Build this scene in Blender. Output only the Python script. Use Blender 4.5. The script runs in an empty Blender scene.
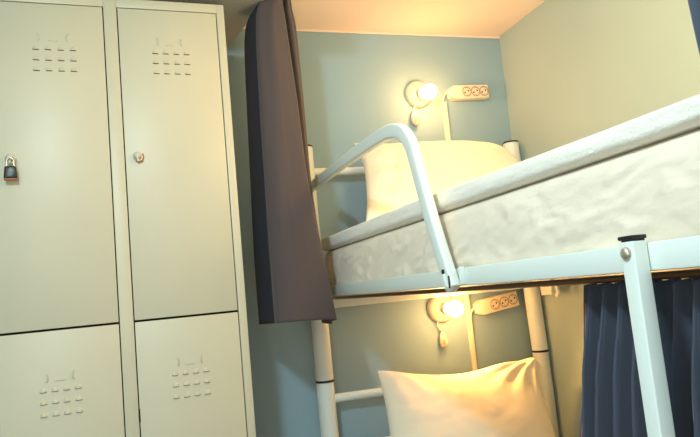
import bpy, bmesh, math, random
from mathutils import Vector, Matrix, noise

random.seed(4)
SC = bpy.context.scene
COL = SC.collection
PI = math.pi

# ------------------------------------------------------------------ materials
def srgb(r, g, b):
    def f(c):
        c /= 255.0
        return c / 12.92 if c <= 0.04045 else ((c + 0.055) / 1.055) ** 2.4
    return (f(r), f(g), f(b), 1.0)

def mat(name, color, rough=0.5, metallic=0.0, bump=0.0, scale=40.0, detail=4.0, var=0.0,
        var_scale=3.0, spec=0.5, stretch=(1, 1, 1), sheen=0.0, bump_dist=0.002, trans=0.0):
    m = bpy.data.materials.new(name)
    m.use_nodes = True
    nt = m.node_tree
    b = nt.nodes['Principled BSDF']
    b.inputs['Base Color'].default_value = color
    b.inputs['Roughness'].default_value = rough
    b.inputs['Metallic'].default_value = metallic
    b.inputs['Specular IOR Level'].default_value = spec
    if sheen:
        b.inputs['Sheen Weight'].default_value = sheen
    tc = nt.nodes.new('ShaderNodeTexCoord')
    mp = nt.nodes.new('ShaderNodeMapping')
    mp.inputs['Scale'].default_value = stretch
    nt.links.new(tc.outputs['Object'], mp.inputs['Vector'])
    if bump:
        n = nt.nodes.new('ShaderNodeTexNoise')
        n.inputs['Scale'].default_value = scale
        n.inputs['Detail'].default_value = detail
        bp = nt.nodes.new('ShaderNodeBump')
        bp.inputs['Strength'].default_value = bump
        bp.inputs['Distance'].default_value = bump_dist
        nt.links.new(mp.outputs['Vector'], n.inputs['Vector'])
        nt.links.new(n.outputs['Fac'], bp.inputs['Height'])
        nt.links.new(bp.outputs['Normal'], b.inputs['Normal'])
    if var:
        n2 = nt.nodes.new('ShaderNodeTexNoise')
        n2.inputs['Scale'].default_value = var_scale
        n2.inputs['Detail'].default_value = 3
        cr = nt.nodes.new('ShaderNodeValToRGB')
        cr.color_ramp.elements[0].position = 0.3
        cr.color_ramp.elements[1].position = 0.7
        cr.color_ramp.elements[0].color = tuple(c * (1 - var) for c in color[:3]) + (1,)
        cr.color_ramp.elements[1].color = tuple(min(1, c * (1 + var)) for c in color[:3]) + (1,)
        nt.links.new(mp.outputs['Vector'], n2.inputs['Vector'])
        nt.links.new(n2.outputs['Fac'], cr.inputs['Fac'])
        nt.links.new(cr.outputs['Color'], b.inputs['Base Color'])
    if trans:
        out = nt.nodes['Material Output']
        t = nt.nodes.new('ShaderNodeBsdfTranslucent')
        t.inputs['Color'].default_value = color
        mx = nt.nodes.new('ShaderNodeMixShader')
        mx.inputs['Fac'].default_value = trans
        nt.links.new(b.outputs['BSDF'], mx.inputs[1])
        nt.links.new(t.outputs['BSDF'], mx.inputs[2])
        nt.links.new(mx.outputs['Shader'], out.inputs['Surface'])
    return m

def emission(name, color, strength):
    m = bpy.data.materials.new(name)
    m.use_nodes = True
    nt = m.node_tree
    b = nt.nodes['Principled BSDF']
    b.inputs['Base Color'].default_value = (1, .95, .85, 1)
    b.inputs['Emission Color'].default_value = color
    b.inputs['Emission Strength'].default_value = strength
    return m

M = dict(
    wall=mat('wall_paint', srgb(144, 172, 184), .75, bump=.12, scale=90, var=.03, var_scale=1.5),
    wall_lit=mat('wall_paint_lit', srgb(166, 184, 180), .75, bump=.12, scale=90, var=.03, var_scale=1.5),  # same paint as the back wall, lightened to stand for lamplight on it
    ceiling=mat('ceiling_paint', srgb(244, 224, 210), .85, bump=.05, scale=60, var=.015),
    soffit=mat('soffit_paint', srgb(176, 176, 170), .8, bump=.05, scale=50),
    floor=mat('floor_vinyl', srgb(120, 100, 82), .5, bump=.1, scale=20, var=.15, stretch=(1, 8, 1)),
    locker=mat('locker_enamel', srgb(208, 198, 170), .42, bump=.06, scale=7, detail=2, var=.018, var_scale=5, spec=.45),
    dark=mat('dark_gap', srgb(22, 20, 18), .8),
    rust=mat('scuffed_edge', srgb(186, 118, 84), .7, var=.2, var_scale=90),
    metal=mat('bed_enamel', srgb(226, 232, 224), .36, bump=.04, scale=25, var=.02, spec=.5),
    steel=mat('bolt_steel', srgb(206, 196, 176), .34, metallic=.75),
    bronze=mat('bronze_rod', srgb(112, 78, 52), .35, metallic=.6),
    brown=mat('socket_rim', srgb(150, 108, 76), .5),
    slot=mat('vent_slot', srgb(112, 92, 70), .8),
    brass=mat('padlock_metal', srgb(58, 56, 52), .35, metallic=.7),
    black=mat('black_plastic', srgb(28, 22, 20), .5),
    sheet=mat('sheet_cotton', srgb(240, 224, 202), .85, bump=.6, scale=30, detail=6, stretch=(1, 1, 1.6), sheen=.15, bump_dist=.004),
    topper=mat('topper_quilt', srgb(248, 240, 226), .9, bump=.55, scale=210, detail=3, sheen=.25, bump_dist=.003),
    pillow=mat('pillowcase_cotton', srgb(250, 238, 212), .8, bump=.12, scale=30, sheen=.1, bump_dist=.004),
    curtain=mat('charcoal_curtain', srgb(80, 68, 68), .85, bump=.25, scale=400, sheen=.25, bump_dist=.0006, trans=.06),
    dark_fold=mat('dark_fold_cloth', srgb(40, 42, 54), .9, bump=.2, scale=400, bump_dist=.0006),
    navy=mat('navy_curtain', srgb(70, 76, 90), .85, bump=.25, scale=400, sheen=.2, bump_dist=.0006),
    piping=mat('curtain_piping', srgb(160, 110, 104), .8),
    plastic=mat('cream_plastic', srgb(238, 222, 196), .4),
    socket=mat('socket_plastic', srgb(200, 172, 138), .45),
    bulb=emission('lit_bulb', (1.0, .50, .16, 1), 85.0),
)

# ------------------------------------------------------------------ helpers
def link(name, bm, m, parent=None, smooth=True, angle=40, mats=None):
    me = bpy.data.meshes.new(name)
    bmesh.ops.recalc_face_normals(bm, faces=bm.faces)
    bm.to_mesh(me)
    bm.free()
    for x in (mats or [m]):
        me.materials.append(x)
    o = bpy.data.objects.new(name, me)
    COL.objects.link(o)
    if parent:
        o.parent = parent
    if smooth:
        for p in me.polygons:
            p.use_smooth = True
        try:
            me.set_sharp_from_angle(angle=math.radians(angle))
        except Exception:
            pass
    return o

def empty(name, label, cat, loc=(0, 0, 0), group=None):
    o = bpy.data.objects.new(name, None)
    o.empty_display_size = .05
    COL.objects.link(o)
    o.location = loc
    return tag(o, label, cat, group)

def tag(o, label, cat, group=None, kind=None):
    o['label'] = label
    o['category'] = cat
    if group:
        o['group'] = group
    if kind:
        o['kind'] = kind
    return o

def struct(name, bm, m, **k):
    o = link(name, bm, m, **k)
    o['kind'] = 'structure'
    return o

def add_box(bm, a, b, bevel=0.0, seg=2, mi=0, mtx=None):
    x0, y0, z0 = a
    x1, y1, z1 = b
    vs = [bm.verts.new(c) for c in ((x0, y0, z0), (x1, y0, z0), (x1, y1, z0), (x0, y1, z0),
                                    (x0, y0, z1), (x1, y0, z1), (x1, y1, z1), (x0, y1, z1))]
    fs = [bm.faces.new([vs[i] for i in q]) for q in
          ((3, 2, 1, 0), (4, 5, 6, 7), (0, 1, 5, 4), (1, 2, 6, 5), (2, 3, 7, 6), (3, 0, 4, 7))]
    for f in fs:
        f.material_index = mi
    if mtx:
        for v in vs:
            v.co = mtx @ v.co
    if bevel:
        es = list({e for f in fs for e in f.edges})
        r = bmesh.ops.bevel(bm, geom=es, offset=bevel, segments=seg, affect='EDGES', profile=.5)
        for f in r['faces']:
            f.material_index = mi
    return bm

def box(a, b, bevel=0.0, seg=2):
    return add_box(bmesh.new(), a, b, bevel, seg)

def add_sweep(bm, pts, prof, side=None, mi=0, cap=True):
    """sweep a 2-D profile [(a,b)] along pts; a runs along `side`, b along the in-plane normal"""
    pts = [Vector(p) for p in pts]
    rings = []
    ref = Vector(side) if side else None
    for i, p in enumerate(pts):
        t = (pts[min(i + 1, len(pts) - 1)] - pts[max(i - 1, 0)]).normalized()
        if side:
            s = ref - t * ref.dot(t)
        else:
            if ref is None:
                ref = Vector((0, 0, 1)) if abs(t.z) < .9 else Vector((1, 0, 0))
            s = ref - t * ref.dot(t)
            ref = s.normalized()
        s.normalize()
        n = t.cross(s)
        rings.append([bm.verts.new(p + s * a + n * b) for a, b in prof])
    k = len(prof)
    for i in range(len(rings) - 1):
        for j in range(k):
            f = bm.faces.new((rings[i][j], rings[i][(j + 1) % k], rings[i + 1][(j + 1) % k], rings[i + 1][j]))
            f.material_index = mi
    if cap:
        for r in (rings[0], rings[-1]):
            f = bm.faces.new(r)
            f.material_index = mi
    return bm

def circ(r, n=20):
    return [(r * math.cos(2 * PI * i / n), r * math.sin(2 * PI * i / n)) for i in range(n)]

def rrect(w, h, r, n=4):
    out = []
    for cx, cy, a0 in ((w / 2 - r, h / 2 - r, 0), (-w / 2 + r, h / 2 - r, 90), (-w / 2 + r, -h / 2 + r, 180), (w / 2 - r, -h / 2 + r, 270)):
        for i in range(n + 1):
            a = math.radians(a0 + 90 * i / n)
            out.append((cx + r * math.cos(a), cy + r * math.sin(a)))
    return out

def tube(pts, r, n=20):
    return add_sweep(bmesh.new(), pts, circ(r, n))

def add_lathe(bm, origin, axis, prof, n=32, mi=0):
    """prof = [(radius, distance along axis)]"""
    axis = Vector(axis).normalized()
    u = axis.orthogonal().normalized()
    w = axis.cross(u)
    o = Vector(origin)
    rings = []
    for r, d in prof:
        if r < 1e-6:
            rings.append([bm.verts.new(o + axis * d)])
        else:
            rings.append([bm.verts.new(o + axis * d + (u * math.cos(2 * PI * i / n) + w * math.sin(2 * PI * i / n)) * r) for i in range(n)])
    for a, b in zip(rings, rings[1:]):
        for i in range(n):
            j = (i + 1) % n
            if len(a) == 1 and len(b) == 1:
                continue
            if len(a) == 1:
                f = bm.faces.new((a[0], b[i], b[j]))
            elif len(b) == 1:
                f = bm.faces.new((a[i], b[0], a[j]))
            else:
                f = bm.faces.new((a[i], b[i], b[j], a[j]))
            f.material_index = mi
    return bm

def lathe(origin, axis, prof, n=32):
    return add_lathe(bmesh.new(), origin, axis, prof, n)

def catmull(P, n):
    """n samples through control points P (any dimension tuples)"""
    out = []
    m = len(P) - 1
    for i in range(n):
        s = i / (n - 1) * m
        k = min(int(s), m - 1)
        t = s - k
        p0, p1, p2, p3 = P[max(k - 1, 0)], P[k], P[k + 1], P[min(k + 2, m)]
        out.append(tuple(.5 * (2 * b + (c - a) * t + (2 * a - 5 * b + 4 * c - d) * t * t + (3 * b - a - 3 * c + d) * t ** 3)
                         for a, b, c, d in zip(p0, p1, p2, p3)))
    return out

def grid_faces(bm, V, mi=0):
    for i in range(len(V) - 1):
        for j in range(len(V[0]) - 1):
            f = bm.faces.new((V[i][j], V[i][j + 1], V[i + 1][j + 1], V[i + 1][j]))
            f.material_index = mi

def nz(x, y, z, octv=3):
    return noise.fractal(Vector((x, y, z)), 1.0, 2.0, octv)

# ------------------------------------------------------------------ room shell
WX, H = 0.917, 2.2875
XL, YF = -1.75, -3.4
struct('wall_back', box((XL - .1, 0, -.1), (WX + .1, .1, H + .1)), M['wall'], smooth=False)
struct('wall_right', box((WX, YF, -.1), (WX + .1, 0, H + .1)), M['wall_lit'], smooth=False)
struct('wall_left', box((XL - .1, YF, -.1), (XL, 0, H + .1)), M['wall'], smooth=False)
struct('floor', box((XL, YF, -.1), (WX, 0, 0)), M['floor'], smooth=False)
struct('ceiling', box((XL, YF, H), (WX, 0, H + .1)), M['ceiling'], smooth=False)
# dropped soffit above the locker, its right edge running a little askew to the wall
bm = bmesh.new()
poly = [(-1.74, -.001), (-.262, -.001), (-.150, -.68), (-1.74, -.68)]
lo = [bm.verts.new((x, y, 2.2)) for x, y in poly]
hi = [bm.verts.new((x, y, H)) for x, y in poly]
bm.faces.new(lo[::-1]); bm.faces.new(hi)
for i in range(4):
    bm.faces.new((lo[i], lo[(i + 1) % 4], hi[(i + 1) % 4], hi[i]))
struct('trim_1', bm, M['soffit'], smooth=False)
# thin paint bead where the back wall meets the ceiling
struct('trim_2', box((-.26, -.008, H - .008), (WX, 0, H), .002), M['ceiling'], smooth=False)

# ------------------------------------------------------------------ locker
LK = empty('metal_locker', 'tall cream metal locker with four vented doors standing left of the bunk bed', 'locker', (-.3254, -.4, 0))
LK.rotation_euler = (0, 0, .0329)
X0 = -.3254
def lx(x):
    return x - X0
DT, DS0, DS1, DB = 2.151, 1.2275, 1.2215, .20       # door top, split gap, lower bottom
cols = [(-.986, -.680), (-.6435, -.349)]
bm = bmesh.new()
xl, xr = lx(-1.020), 0.0
zt, zb, dp = 2.179, .11, .36
# carcass: side panels, back, top, bottom and the front frame bars around the door openings
add_box(bm, (xl, .004, zb), (xl + .004, dp, zt)); add_box(bm, (xr - .004, .004, zb), (xr, dp, zt))
add_box(bm, (xl, dp - .004, zb), (xr, dp, zt)); add_box(bm, (xl, .004, zt - .004), (xr, dp, zt)); add_box(bm, (xl, .004, zb), (xr, dp, zb + .004))
add_box(bm, (xl, 0, zb), (lx(cols[0][0]), .02, zt), .002)
add_box(bm, (lx(cols[0][1]), 0, zb), (lx(cols[1][0]), .02, zt), .002)
add_box(bm, (lx(cols[1][1]), 0, zb), (xr, .02, zt), .002)
for a, b in cols:
    add_box(bm, (lx(a), 0, DT), (lx(b), .02, zt), .001)
    add_box(bm, (lx(a), 0, zb), (lx(b), .02, DB), .001)
    add_box(bm, (lx(a), .012, zb), (lx(b), .03, zt), 0, mi=1)       # dark hollow behind the door gaps
link('cabinet_body', bm, None, LK, mats=[M['locker'], M['dark']], angle=30)

def add_louver(bm, cx, z, w=.0185, h=.0105, d=.0045, steps=10):
    """pressed-out hood, open along the bottom where a dark slot shows"""
    rows = []
    for k in range(5):
        t = k / 4
        zz = z + h * math.sin(t * PI / 2)
        yy = -.0005 - d * math.cos(t * PI / 2)
        row = []
        for i in range(steps + 1):
            s = -1 + 2 * i / steps
            e = math.sqrt(max(0, 1 - s * s))
            row.append(bm.verts.new((cx + s * w / 2, -.0003 + (yy + .0003) * e, z + (zz - z) * e)))
        rows.append(row)
    grid_faces(bm, rows)
    s0 = rows[0]
    base = [bm.verts.new((v.co.x, -.0003, v.co.z - .0016)) for v in s0]
    for i in range(steps):
        f = bm.faces.new((s0[i], s0[i + 1], base[i + 1], base[i]))
        f.material_index = 1

def door(c, upper):
    a, b = cols[c]
    g = .0028
    z0, z1 = (DS0, DT - g) if upper else (DB + g, DS1)
    bm = bmesh.new()
    add_box(bm, (lx(a) + g, -.0005, z0), (lx(b) - g, .011, z1), .0015, 2)
    if upper:
        vx = [-.864, -.832, -.799, -.767] if c == 0 else [-.540, -.510, -.479, -.449]
        vz = [2.011, 1.980, 1.949]
        lab = (2.036, vx[0] + .010, vx[3] - .014)
    else:
        vx = [-.879, -.850, -.822, -.793] if c == 0 else [-.541, -.512, -.483, -.454]
        vz = [1.063, 1.032, 1.000]
        lab = (1.088, vx[0] + .012, vx[3] - .012)
    for z in vz:
        for x in vx:
            add_louver(bm, lx(x), z)
    d = link('door', bm, None, LK, mats=[M['locker'], M['slot']], angle=35)
    # pressed holder for a name card: two curved tabs and a small ledge
    bm = bmesh.new()
    for x, s in ((lab[1], 1), (lab[2], -1)):
        add_sweep(bm, [(lx(x) - s * .004, -.001, lab[0] + .024), (lx(x), -.0028, lab[0] + .020), (lx(x), -.0028, lab[0] + .004), (lx(x) - s * .003, -.001, lab[0])],
                  rrect(.0028, .003, .0008, 2), side=(1, 0, 0))
    add_box(bm, (lx(lab[1]) - .004, .0002, lab[0] - .0002), (lx(lab[2]) + .004, .004, lab[0] + .0245), 0)
    mx = lx((lab[1] + lab[2]) / 2)
    add_box(bm, (mx - .013, -.0025, lab[0] + .001), (mx + .012, .0, lab[0] + .0032), 0)
    link('card_holder', bm, M['locker'], d)
    # small turning hasp near the left edge of the door
    hx = lx(a) + (.049 if c == 0 else .036)
    hz = 1.697 if upper else .74
    bm = bmesh.new()
    add_lathe(bm, (hx, -.0005, hz), (0, -1, 0), [(.013, 0), (.013, .002), (.010, .006), (.0085, .011), (.0065, .013), (0, .0135)], 24)
    add_box(bm, (hx - .003, -.018, hz - .018), (hx + .003, -.004, hz + .004), .0015)
    add_sweep(bm, [(hx + .008, -.006, hz + .006), (hx + .012, -.012, hz - .004), (hx + .010, -.013, hz - .012), (hx + .002, -.012, hz - .016)], circ(.0028, 8))
    link('hasp', bm, M['locker'], d)
    if upper and c == 1:
        bm = bmesh.new()
        add_sweep(bm, [(hx - .006, -.0022, hz - .013), (hx + .002, -.0022, hz - .018), (hx + .012, -.0022, hz - .013), (hx + .0155, -.0022, hz - .002), (hx + .0145, -.0022, hz + .008)],
                  rrect(.004, .004, .001, 2), side=(0, 1, 0))
        link('worn_edge', bm, M['rust'], d)
    if not upper and c == 1:
        bm = box((lx(a) - .0002, -.002, .95), (lx(a) + .004, .004, .985), .001)
        link('hinge', bm, M['dark'], d)
    return d
for c in (0, 1):
    for u in (True, False):
        door(c, u)
for x in (xl + .02, xr - .02):
    for y in (.025, dp - .025):
        link('foot', lathe((x, y, 0), (0, 0, 1), [(0, 0), (.018, 0), (.018, .006), (.012, .012), (.012, .112), (0, .112)], 20), M['black'], LK)

# padlock hanging on the hasp of the upper left door
mtx = LK.matrix_basis
def lkw(x, y, z):
    return Matrix.Translation((X0, -.4, 0)) @ Matrix.Rotation(.0329, 4, 'Z') @ Vector((x, y, z))
hx = lx(-.986) + .051
PL = empty('padlock', 'small dark padlock hanging from the hasp of the upper left locker door', 'padlock', lkw(hx, -.022, 1.655))
PL.rotation_euler = (0, 0, .0329)
PL.scale = (1.2, 1.2, 1.2)
bm = box((-.0135, -.006, -.016), (.0135, .006, .013), .0035, 3)
for v in bm.verts:
    v.co.x *= 1 - .18 * max(0, v.co.z) / .013
add_lathe(bm, (0, -.006, -.005), (0, -1, 0), [(.0055, -.001), (.0055, .0012), (0, .0012)], 16)
link('lock_body', bm, M['brass'], PL)
pts = [(-.0075, 0, .011), (-.0075, 0, .024)] + [(-.0075 * math.cos(a), 0, .024 + .0085 * math.sin(a)) for a in [PI * i / 8 for i in range(1, 8)]] + [(.0075, 0, .024), (.0075, 0, .011)]
link('shackle', add_sweep(bmesh.new(), pts, circ(.0022, 10)), M['steel'], PL)
link('base_plate', box((-.0135, -.0065, -.0185), (.0135, .0065, -.0155), .001), M['rust'], PL)

# ------------------------------------------------------------------ bunk bed frame
BED = empty('bunk_bed', 'white tubular metal bunk bed with a bent guard rail, against the right wall', 'bunk bed', (.43, -1.05, 0))
def bed(name, bm, m='metal', parent=None, **k):
    o = link(name, bm, M[m], parent or BED, **k)
    if parent is None:
        o.location = (-.43, 1.05, 0)
    return o
PY = -.06
def post(xb, xt, y, z1=1.80):
    zj = .942
    zs = [0, .3, zj, 1.4, z1]
    def px(z):
        return xb + (xt - xb) * max(0, (z - zj)) / (z1 - zj)
    o = bed('post', tube([(px(z), y, z) for z in zs], .0318, 28))
    bed('joint_ring', tube([(px(zj), y, zj - .004), (px(zj), y, zj + .004)], .0335, 28), 'black', o)
    t = px(z1)
    bed('end_cap', lathe((t, y, z1), (0, 0, 1), [(.0328, -.004), (.0328, .001), (.031, .003), (0, .0035)], 28), 'black', o)
    return o
post(-.017, -.018, PY)
post(.8840, .869, PY)
post(-.017, -.017, -2.08)
post(.880, .880, -2.08)
# head bars (round) and the flat cross members at the head
bed('head_bar', tube([(.0, PY, 1.703), (.87, PY, 1.703)], .0145, 18))
bed('head_bar', tube([(.0, PY, .877), (.88, PY, .868)], .0155, 18))
bed('head_bar', tube([(.0, PY, .70), (.88, PY, .70)], .0155, 18))
bed('cross_rail', box((.014, PY - .012, 1.196), (.848, PY + .012, 1.237), .003))
bed('cross_rail', box((.014, -2.092, 1.196), (.848, -2.068, 1.237), .003))
bed('foot_bar', tube([(.0, -2.08, 1.703), (.87, -2.08, 1.703)], .0145, 18))
# long side rails of the upper bunk
bed('side_rail', box((-.030, -2.06, 1.240), (-.008, -.085, 1.2745), .003))
bed('side_rail', box((.862, -2.05, 1.201), (.884, -.095, 1.2745), .003))
bed('bed_board', box((-.006, -2.06, 1.2405), (.860, -.075, 1.2465), .001))
# side rails and board of the lower bunk
bed('side_rail', box((-.030, -2.06, .36), (-.008, -.085, .40), .003))
bed('side_rail', box((.862, -2.05, .36), (.884, -.095, .40), .003))
bed('bed_board', box((-.006, -2.06, .362), (.860, -.075, .375), .001))
# hooked bracket under the far rail
bm = box((.850, -.235, 1.165), (.862, -.165, 1.225), .002)
add_sweep(bm, [(.856, -.235, 1.215), (.856, -.262, 1.200), (.856, -.268, 1.172), (.856, -.255, 1.160)], rrect(.010, .014, .003, 3), side=(1, 0, 0))
bed('bracket', bm)
# guard rail: flat-oval tube from the head post, bent down and bolted to the side rail
ctrl = [(-.010, -.085, 1.641), (-.030, -.34, 1.629), (-.045, -.62, 1.620), (-.045, -.80, 1.617), (-.045, -.92, 1.6135), (-.045, -.985, 1.6065), (-.045, -1.040, 1.588),
        (-.045, -1.0745, 1.556), (-.045, -1.0915, 1.52), (-.045, -1.1298, 1.4086), (-.045, -1.1625, 1.325), (-.045, -1.1905, 1.262), (-.045, -1.2025, 1.236)]
gr = bed('guard_rail', add_sweep(bmesh.new(), catmull(ctrl, 90), rrect(.021, .034, .0055, 4), side=(1, 0, 0)))
bed('end_cap', add_sweep(bmesh.new(), [(-.0085, -.078, 1.6422), (-.0115, -.10, 1.6415)], rrect(.023, .036, .009, 4), side=(1, 0, 0)), 'black', gr)
# clamp at the foot of the guard rail
bm = box((-.0420, -1.2275, 1.243), (-.0302, -1.2235, 1.277), .001)
add_sweep(bm, [(-.0565, -1.187, 1.264), (-.0580, -1.192, 1.252), (-.0580, -1.199, 1.240), (-.050, -1.203, 1.2335)], rrect(.004, .013, .0015, 3), side=(1, 0, 0))
cl = bed('clamp', bm, 'metal', gr)
bm = lathe((-.0555, -1.1885, 1.2705), (-1, 0, 0), [(.005, 0), (.005, .002), (.003, .0035), (0, .004)], 16)
add_box(bm, (-.0590, -1.2130, 1.238), (-.0562, -1.2105, 1.262), .0004, 1)
bed('clamp_bolt', bm, 'brass', gr)
# ladder stile bolted to the outside of the side rail
st = bed('ladder_stile', box((-.0535, -1.6945, 0), (-.0315, -1.6720, 1.2775), .0022, 3))
bed('end_cap', add_box(box((-.0540, -1.6950, 1.2795), (-.031, -1.6705, 1.2845), .0015), (-.0515, -1.6930, 1.2725), (-.0335, -1.6740, 1.2800)), 'black', st)
bed('bolt', lathe((-.0535, -1.6825, 1.2635), (-1, 0, 0), [(.0080, -.001), (.0080, .0008), (.0070, .0034), (.0042, .0056), (0, .0062)], 24), 'steel', st)
st2 = bed('ladder_stile', box((-.0535, -2.0145, 0), (-.0315, -1.9920, 1.2775), .0022, 3))
bed('end_cap', box((-.0550, -2.0165, 1.2775), (-.030, -1.9895, 1.2835), .0015), 'black', st2)
for z in (.28, .56, .84):
    bed('ladder_rung', tube([(-.0425, -1.990, z), (-.0425, -1.696, z)], .011, 16))
# curtain rod under the upper side rail
bed('curtain_rod', tube([(.030, -.10, 1.2320), (.030, -2.05, 1.2320)], .0050, 14), 'bronze')

# ------------------------------------------------------------------ mattresses
def mattress_mesh(x0, x1, y0, y1, z0, z1, bulge, wr, seed=0.0, rc=.05, nl=260, nh=26):
    """closed side skirt + top: rounded-corner plan, bulged and wrinkled sides"""
    per = []
    w, l = x1 - x0, y1 - y0
    cx, cy = (x0 + x1) / 2, (y0 + y1) / 2
    corners = ((x1 - rc, y1 - rc, 0), (x0 + rc, y1 - rc, 90), (x0 + rc, y0 + rc, 180), (x1 - rc, y0 + rc, 270))
    raw = []
    for px, py, a0 in corners:
        for i in range(9):
            a = math.radians(a0 + 90 * i / 8)
            raw.append((px + rc * math.cos(a), py + rc * math.sin(a), math.cos(a), math.sin(a)))
    raw.append(raw[0])
    for (ax, ay, an, am), (bx, by, bn, bmm) in zip(raw, raw[1:]):
        d = math.hypot(bx - ax, by - ay)
        k = max(1, int(d / .009))
        for i in range(k):
            t = i / k
            per.append((ax + (bx - ax) * t, ay + (by - ay) * t, an + (bn - an) * t, am + (bmm - am) * t))
    bm = bmesh.new()
    rows = []
    for j in range(nh + 1):
        t = j / nh
        row = []
        for (px, py, nx, ny) in per:
            z = z0 + (z1 - z0) * t
            prof = bulge * (math.sin(PI * min(1, max(0, t))) ** .7) if 0 < t < 1 else 0
            edge = min(1, t * 5, (1 - t) * 5 + .1)
            n1 = nz(px * 6 + seed, py * 6 + t * 1.5, t * 1.3 + seed, 4)
            n2 = (1 - min(1, 1.6 * abs(nz(px * 9 + seed, py * 9 - t * 1.9 + 2 * n1, t * 1.4 + py * 3, 2)))) ** 2
            d = prof + edge * wr * (.45 * n1 + .62 * (n2 - .4))
            inset = .010 * max(0, 1 - t * 7) + .012 * max(0, t * 8 - 7) ** 2
            row.append(bm.verts.new((px + nx * (d - inset), py + ny * (d - inset), z)))
        rows.append(row)
    n = len(per)
    for j in range(nh):
        for i in range(n):
            bm.faces.new((rows[j][i], rows[j][(i + 1) % n], rows[j + 1][(i + 1) % n], rows[j + 1][i]))
    bm.faces.new(rows[0][::-1])
    bm.faces.new(rows[-1])
    return bm

MT = link('mattress', mattress_mesh(.002, .856, -2.055, -.125, 1.2475, 1.3970, .014, .0105, 2.3), M['sheet'], angle=180)
tag(MT, 'upper bunk mattress in a wrinkled white sheet, resting on the upper side rail', 'mattress')
# gathered sheet corner at the head end
bm = bmesh.new()
for k in range(5):
    o = .0042 * k
    P = catmull([(.012 - o * .6, -.150 + .011 * k, 1.352 - .010 * k), (-.004 - .002 * k, -.152 + .008 * k - .03, 1.320 - .008 * k),
                 (-.008, -.175 - .012 * k, 1.292 - .004 * k), (-.006, -.215 - .020 * k, 1.277)], 16)
    add_sweep(bm, P, rrect(.006, .010, .0028, 3), side=(1, 0, 0))
link('sheet_fold', bm, M['sheet'], MT, angle=180)

TP = link('mattress_topper', mattress_mesh(-.006, .860, -2.06, -.118, 1.4000, 1.4460, .004, .0028, 9.1, .035, nh=10), M['topper'], angle=50)
for v in TP.data.vertices:      # worn a little thinner towards the foot
    v.co.z -= .013 * min(1, max(0, (-.9 - v.co.y) / .9)) * max(0, (v.co.z - 1.40) / .046)
tag(TP, 'thick white fleecy mattress pad laid along the top of the upper bunk mattress', 'mattress pad')
ML = link('mattress', mattress_mesh(.004, .854, -2.05, -.13, .376, .585, .008, .005, 5.0, nh=12), M['sheet'], angle=180)
tag(ML, 'lower bunk mattress in a white sheet beneath the lower pillow', 'mattress')

# ------------------------------------------------------------------ pillows
def pillow(name, label, bottom, top, x0, x1, T, shape, dent, knob=None, N=90):
    """bottom/top = (y,z) of the mid-plane at the lower and upper edge"""
    by, bz = bottom
    ty, tz = top
    L = math.hypot(ty - by, tz - bz)
    vy, vz = (ty - by) / L, (tz - bz) / L
    wn = Vector((0, -vz, vy))
    bm = bmesh.new()
    sides = []
    for sgn in (1, -1):
        rows = []
        for i in range(N + 1):
            v = math.sin((-1 + 2 * i / N) * PI / 2)
            row = []
            for j in range(N + 1):
                u = math.sin((-1 + 2 * j / N) * PI / 2)
                x = (x0 + x1) / 2 + (x1 - x0) / 2 * u * (1 - .045 * (1 - v * v))
                s = L / 2 * (1 + v * (1 - .05 * (1 - u * u)))
                e = (max(0, 1 - abs(u) ** 2.6) * max(0, 1 - abs(v) ** 2.6)) ** .5
                dx, ds, dn = shape(u, v)
                h = T * e
                if sgn > 0:
                    h += e * dent(u, v)
                if knob:
                    h += knob(u, v) * (1 - abs(u) ** 10) * (1 - abs(v) ** 10)
                p = Vector((x + dx, by + vy * (s + ds), bz + vz * (s + ds))) + wn * (sgn * h + dn)
                row.append(bm.verts.new(p))
            rows.append(row)
        grid_faces(bm, rows)
        sides.append(rows)
    bmesh.ops.remove_doubles(bm, verts=bm.verts, dist=.00005)
    o = link(name, bm, M['pillow'], angle=180)
    return tag(o, label, 'pillow')

def shape_up(u, v):
    # right upper corner droops, left upper corner stands out a little
    r = max(0, u - .55) / .45
    dn = .0
    ds = -.055 * r ** 1.6 * max(0, v) ** 2
    l = math.exp(-((u + 1) ** 2 + (v - 1) ** 2) / .03)
    return (-.006 * l, .004 * l, dn)
def dent_up(u, v):
    # creases running from the left side seam
    c = 0
    a = math.exp(-((u + .82) / .16) ** 2)
    c += .010 * a * math.sin(10 * v + 5 * u) * (1 - abs(v))
    c += .006 * nz(u * 2.5, v * 2.5, 3.3, 3)
    c += .004 * math.sin(14 * (u + .35 * v)) * math.exp(-((v - .7) / .35) ** 2) * math.exp(-((u - .75) / .3) ** 2)
    c -= .018 * math.exp(-((u + .74 - .12 * v) / .05) ** 2) * math.exp(-((v + .1) / .7) ** 2)
    return c
def shape_up2(u, v):
    r = max(0, u - .5) / .5
    l = math.exp(-((u + 1) ** 2 + (v - 1) ** 2) / .05)
    low = max(0, .6 - v) / 1.6 * max(0, -u)
    return (.008 * l - .018 * r * r * max(0, v) - .085 * low, .030 * l - .06 * r ** 2 * max(0, v) ** 2, 0)
pillow('pillow', 'plump white pillow standing at the head of the upper bunk', (-.42, 1.452), (-.140, 1.772), .152, .793, .088, shape_up2, dent_up)

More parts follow.
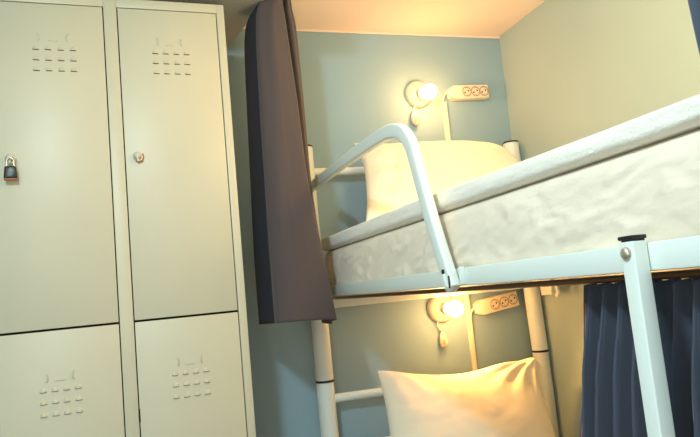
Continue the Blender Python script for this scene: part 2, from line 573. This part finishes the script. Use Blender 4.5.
def shape_lo(u, v):
    l = math.exp(-((u + 1) ** 2 + (v - 1) ** 2) / .10)
    k = math.exp(-(((u - .88) / .12) ** 2 + ((v - 1) / .22) ** 2))
    rc = math.exp(-((u - 1) ** 2 + (v - 1) ** 2) / .06)
    mid = math.exp(-((u + .05) / .50) ** 2) * max(0, v) ** 3
    low = (1 - v) * .5
    return (.020 * max(0, -u) * (1 - low) - .072 * low * max(0, -u) - .115 * low * max(0, u) - .010 * rc,
            .028 * l + .012 * k - .052 * rc - .030 * mid, .034 * k)
def dent_lo(u, v):
    # satin creases fanning out from the gathered upper right corner
    du, dv = u - .93, v - 1.05
    r = math.hypot(du, dv)
    a = math.atan2(-dv, -du)
    fall = math.exp(-((r - .45) / .42) ** 2)
    c = .0110 * fall * math.sin(a * 17 + 1.2 * math.sin(r * 3)) * min(1, max(0, v * 1.4 + .1))
    c += .003 * nz(u * 2.2 + 4, v * 2.2, 1.1, 3)
    c -= .012 * math.exp(-((u - .80) / .03) ** 2) * max(0, v)
    c += .003 * math.sin(26 * u + 9 * v) * math.exp(-((u + .6) ** 2 + (v - .8) ** 2) / .08)
    return c
pillow('pillow', 'white pillow with a creased gathered corner leaning on the lower bunk head bar', (-.42, .600), (-.150, .940), .140, .800, .075, shape_lo, dent_lo,
       lambda u, v: .026 * math.exp(-(((u - .90) / .07) ** 2 + ((v - .95) / .16) ** 2)))

# ------------------------------------------------------------------ curtains
def solid(o, th):
    md = o.modifiers.new('thickness', 'SOLIDIFY')
    md.thickness = th
    md.offset = 0
    return o

# bundled charcoal curtain at the head of the upper bunk
K = [  # z, plan polyline
    (2.262, [(-.178, -.31), (-.172, -.380), (-.150, -.405), (-.128, -.398), (-.120, -.365), (-.108, -.385), (-.098, -.36), (-.100, -.325)]),
    (2.200, [(-.222, -.29), (-.204, -.390), (-.165, -.418), (-.138, -.408), (-.128, -.35), (-.110, -.376), (-.096, -.36), (-.102, -.31)]),
    (2.120, [(-.243, -.27), (-.222, -.400), (-.178, -.430), (-.134, -.416), (-.126, -.342), (-.100, -.368), (-.085, -.35), (-.094, -.30)]),
    (1.880, [(-.252, -.26), (-.232, -.408), (-.180, -.440), (-.122, -.420), (-.116, -.340), (-.092, -.364), (-.078, -.34), (-.088, -.29)]),
    (1.620, [(-.258, -.25), (-.236, -.414), (-.178, -.448), (-.112, -.424), (-.108, -.345), (-.088, -.360), (-.076, -.335), (-.084, -.285)]),
    (1.400, [(-.264, -.25), (-.240, -.424), (-.172, -.455), (-.088, -.428), (-.080, -.350), (-.070, -.358), (-.064, -.330), (-.074, -.280)]),
    (1.166, [(-.266, -.25), (-.243, -.432), (-.165, -.460), (-.062, -.436), (-.060, -.375), (-.054, -.360), (-.056, -.330), (-.066, -.280)]),
]
NR, NC = 90, 110
flat = [[c for p in pl for c in p] + [z] for z, pl in K]
rows_c = catmull([tuple(r) for r in flat], NR)
bm = bmesh.new()
V = []
for i, r in enumerate(rows_c):
    P = [(r[2 * k], r[2 * k + 1]) for k in range(8)]
    # keep fold creases crisp: blend the smooth curve with the straight polyline
    A = catmull(P, NC)
    row = []
    t = i / (NR - 1)
    for j, (x, y) in enumerate(A):
        s = j / (NC - 1)
        q = s * 7; k = min(int(q), 6); f = q - k
        lxn, lyn = P[k][0] + (P[k + 1][0] - P[k][0]) * f, P[k][1] + (P[k + 1][1] - P[k][1]) * f
        x, y = .55 * x + .45 * lxn, .55 * y + .45 * lyn
        y += .007 * nz(x * 16, t * 2.2, 2.0, 2) + .0035 * math.sin(s * 34 + t * 3) * (1 - .6 * t)
        zc = r[-1] + (.012 * math.sin(s * 5 + .6) * t ** 6 if t > .6 else 0)
        row.append(bm.verts.new((x, y, zc)))
    V.append(row)
grid_faces(bm, V)
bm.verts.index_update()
for f in bm.faces:  # darker material on the columns of the leftmost fold
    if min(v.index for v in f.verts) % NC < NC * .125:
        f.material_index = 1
C1 = link('curtain', bm, None, angle=180, mats=[M['curtain'], M['dark_fold']])
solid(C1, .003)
tag(C1, 'long charcoal curtain bundled beside the locker at the head of the upper bunk', 'curtain')

def folded(name, x, y0, y1, z0, z1, waves, amp, m, flare=0.0, seed=0.0, header=0.0, xs=0.0):
    bm = bmesh.new()
    nc, nr = waves * 14 + 1, 46
    V = []
    for i in range(nr):
        t = i / (nr - 1)
        row = []
        for j in range(nc):
            s = j / (nc - 1)
            ph = 2 * PI * waves * s
            w = 1 - .35 * t
            y = y0 + (y1 - y0) * s + flare * t * (1 - s) ** 1.3
            ph2 = ph + .9 * t * nz(s * 5 + seed, t * 1.6, .5, 2) * 2.2
            a = amp * (.55 + .45 * min(1, t * 5)) * (1 + .35 * nz(s * 7, seed, t * 1.2, 2))
            xx = x + a * (math.sin(ph2) + .25 * math.sin(2 * ph2 + 1)) + xs * t
            y += .5 * amp * math.cos(ph2) * .6
            if header and t < header:
                xx += .0018 * math.sin(ph * 3)
            row.append(bm.verts.new((xx, y, z0 + (z1 - z0) * t + .0035 * math.sin(ph) * (1 if t > .5 else .8))))
        V.append(row)
    grid_faces(bm, V)
    edge = [v[0].co.copy() for v in V]
    o = link(name, bm, M[m], angle=180)
    solid(o, .0025)
    return o, edge

C2, edge = folded('curtain', .032, -1.488, -2.03, 1.2250, .60, 17, .019, 'navy', flare=.14, seed=3.0, header=.12)
tag(C2, 'navy pleated curtain hanging below the upper side rail behind the ladder stile', 'curtain')
bm = add_sweep(bmesh.new(), [(p.x - .004, p.y - .010, p.z) for p in edge[2:]], circ(.0014, 6))
link('piping', bm, M['piping'], C2)
# stitched header band
C3, _ = folded('curtain', -.132, -1.905, -2.18, 2.262, 1.30, 5, .020, 'navy', seed=7.0)
tag(C3, 'navy curtain at the foot of the upper bunk, at the upper right edge', 'curtain')
# ceiling track that carries the two upper curtains
TR = link('curtain_track', box((-.145, -2.3, H - .022), (-.118, -.32, H), .002), M['metal'])
tag(TR, 'white curtain track fixed to the ceiling above the front of the bunk', 'curtain track')

# ------------------------------------------------------------------ wall lamps
def wall_lamp(x, z, bx, bz, sx, sz, label):
    r = empty('wall_lamp', label, 'lamp', (x, 0, z), 'wall lamps over the pillows')
    def part(n, bm, m, par=None):
        return link(n, bm, M[m], par or r)
    part('lamp_base', lathe((0, 0, 0), (0, -1, 0), [(0, .0), (.056, 0), (.056, .012), (.050, .022), (.034, .030), (.030, .034), (0, .034)], 40), 'plastic')
    d = Vector((bx - x, -.1, bz - z))
    ax = d.normalized()
    o = Vector((0, -.028, 0)) + Vector((ax.x, 0, ax.z)) * .03
    part('bulb_holder', lathe(o, ax, [(.021, 0), (.021, .012), (.024, .018), (.024, .030), (.018, .032), (0, .032)], 28), 'plastic')
    prof = [(.013, .028), (.0145, .038)]
    c, R = .075, .030
    for i in range(1, 15):
        a = PI * (0.80 - .80 * i / 14)
        prof.append((max(0, R * math.sin(a)) if i < 14 else 0, c + R * -math.cos(PI - a) if False else c - R * math.cos(PI * (.20 + .80 * i / 14))))
    part('light_bulb', lathe(o, ax, prof, 32), 'bulb')
    # cord hanging from the base with an inline rocker switch
    s = Vector((sx - x, -.014, sz - z))
    cord = catmull([(-.018, -.010, -.045), (-.030 + .3 * (s.x + .03), -.012, -.065), (s.x, -.013, s.z + .036), (s.x, -.014, s.z + .024)], 18)
    cd = part('cord', add_sweep(bmesh.new(), cord, circ(.0028, 8)), 'plastic')
    bm = lathe(s + Vector((0, 0, .030)), (.06, 0, -1), [(0, 0), (.006, .001), (.011, .010), (.0155, .026), (.017, .042), (.0135, .054), (.006, .060), (0, .0605)], 24)
    for v in bm.verts:
        v.co.y = s.y + (v.co.y - s.y) * .72
    sw = link('switch', bm, M['plastic'], cd)
    bm = box((s.x - .005, s.y - .0145, s.z - .018), (s.x + .005, s.y - .0095, s.z + .002), .0018)
    link('rocker', bm, M['socket'], sw)
    return r
wall_lamp(.4985, 2.0235, .5020, 2.004, .4665, 1.922, 'lit wall lamp above the upper bunk pillow, beside the upper power strip')
wall_lamp(.4930, 1.1520, .5076, 1.146, .484, 1.030, 'lit wall lamp below the upper bunk, above the lower pillow')

# ------------------------------------------------------------------ power strips
def power_strip(x, z, tilt, L, W, label):
    r = empty('power_strip', label, 'power strip', (x, 0, z), 'power strips on the wall')
    r.rotation_euler = (0, -tilt, 0)
    bm = bmesh.new()
    # housing: tapered left end where the cord goes in
    poly = [(.020, -W / 2), (L, -W / 2), (L, W / 2), (.020, W / 2), (.0, W * .30), (.0, -W * .30)]
    lo = [bm.verts.new((px, -.002, pz)) for px, pz in poly]
    hi = [bm.verts.new((px, -.036, pz)) for px, pz in poly]
    bm.faces.new(lo); top = bm.faces.new(hi[::-1])
    fs = [bm.faces.new((lo[i], lo[(i + 1) % 6], hi[(i + 1) % 6], hi[i])) for i in range(6)]
    bmesh.ops.bevel(bm, geom=list(top.edges), offset=.005, segments=3, affect='EDGES', profile=.5)
    link('housing', bm, M['plastic'], r, angle=35)
    for f in (.415, .645, .865):
        cx = L * f
        bm = bmesh.new()
        add_lathe(bm, (cx, -.0355, 0), (0, -1, 0), [(.0215, 0), (.0215, .0022), (.0195, .0026), (.0185, .0008), (.0180, .0004), (0, .0004)], 28)
        for s in (-1, 1):
            add_lathe(bm, (cx + s * .0085, -.0358, s * .004), (0, -1, 0), [(.0036, 0), (.0036, .0008), (0, .0008)], 10, mi=1)
            add_box(bm, (cx - .003, -.0372, s * .0155 - .0022), (cx + .003, -.0357, s * .0155 + .0022), 0, mi=2)
        add_sweep(bm, [(cx + .0188 * math.cos(a), -.0374, .0188 * math.sin(a)) for a in [2 * PI * i / 28 for i in range(29)]], circ(.0011, 6), mi=3, cap=False)
        link('socket', bm, None, r, mats=[M['socket'], M['dark'], M['steel'], M['brown']])
    bm = add_sweep(bmesh.new(), catmull([(.006, -.016, 0), (-.012, -.016, .0), (-.024, -.014, -.012), (-.028, -.012, -.03)], 14), circ(.0042, 10))
    link('cord', bm, M['plastic'], r)
    return r
power_strip(.632, 2.0250, math.radians(2.0), .180, .059, 'white three-socket power strip beside the upper wall lamp')
power_strip(.640, 1.1330, math.radians(8.0), .190, .061, 'tilted white three-socket power strip beside the lower wall lamp')

# cable trunking between the two strips
CT = link('cable_trunking', box((.6015, -.012, 0), (.6215, 0, 1.992), .0025), M['plastic'])
tag(CT, 'narrow pale cable trunking running down the wall behind both pillows', 'cable trunking')

# ------------------------------------------------------------------ light
W = bpy.data.worlds.new('world')
SC.world = W
W.use_nodes = True
W.node_tree.nodes['Background'].inputs['Color'].default_value = (.62, .86, .92, 1)
W.node_tree.nodes['Background'].inputs['Strength'].default_value = .95

def area(name, loc, target, size, energy, color, sy=None):
    d = bpy.data.lights.new(name, 'AREA')
    d.shape = 'RECTANGLE'
    d.size = size
    d.size_y = sy or size
    d.energy = energy
    d.color = color
    o = bpy.data.objects.new(name, d)
    COL.objects.link(o)
    o.location = loc
    o.rotation_euler = (Vector(target) - Vector(loc)).to_track_quat('-Z', 'Y').to_euler()
    return o
area('ceiling_lamp', (-1.0, -2.1, 2.22), (-.4, -1.0, .6), .15, 23, (.64, .90, 1.0))
area('soft_fill', (-1.55, -2.75, 1.45), (0, -.9, 1.2), 1.2, 13, (1.0, .94, .80))  # added broad fill to brighten bed side and locker, not an actual window
pl = bpy.data.lights.new('bunk_warm_fill', 'POINT')  # added warm fill without a fixture, brightens right wall, ceiling and upper pillow
pl.energy = 16
pl.color = (1.0, .74, .35)
pl.shadow_soft_size = .12
po = bpy.data.objects.new('bunk_warm_fill', pl)
COL.objects.link(po)
po.location = (.22, -1.15, 1.93)

# the light the two bulbs throw forward and down over the pillows
for x, z, en in ((.502, 1.998, 3), (.5085, 1.142, 16)):
    sd = bpy.data.lights.new('bulb_light', 'SPOT')
    sd.energy = en
    sd.color = (1.0, .46, .11)
    sd.spot_size = math.radians(145)
    sd.spot_blend = .6
    sd.shadow_soft_size = .028
    so = bpy.data.objects.new('bulb_light', sd)
    COL.objects.link(so)
    so.location = (x, -.162, z)
    so.rotation_euler = Vector((0, -1, -.85)).to_track_quat('-Z', 'Y').to_euler()

# ------------------------------------------------------------------ camera
F = Vector((.31015769, .94381074, .11412051))
R = Vector((.94905675, -.30036466, -.09524892))
U = Vector((.05561919, -.13784903, .98889036))
cd = bpy.data.cameras.new('camera')
cam = bpy.data.objects.new('camera', cd)
COL.objects.link(cam)
C = (-.602, -2.3057, 1.25)
m = Matrix(((R.x, U.x, -F.x, C[0]), (R.y, U.y, -F.y, C[1]), (R.z, U.z, -F.z, C[2]), (0, 0, 0, 1)))
cam.matrix_world = m
cd.sensor_fit = 'HORIZONTAL'
cd.sensor_width = 36
cd.lens = 632.886 / 700 * 36
cd.clip_start = .02
SC.camera = cam
SC.view_settings.view_transform = 'Standard'
SC.view_settings.look = 'None'
SC.view_settings.exposure = -0.08
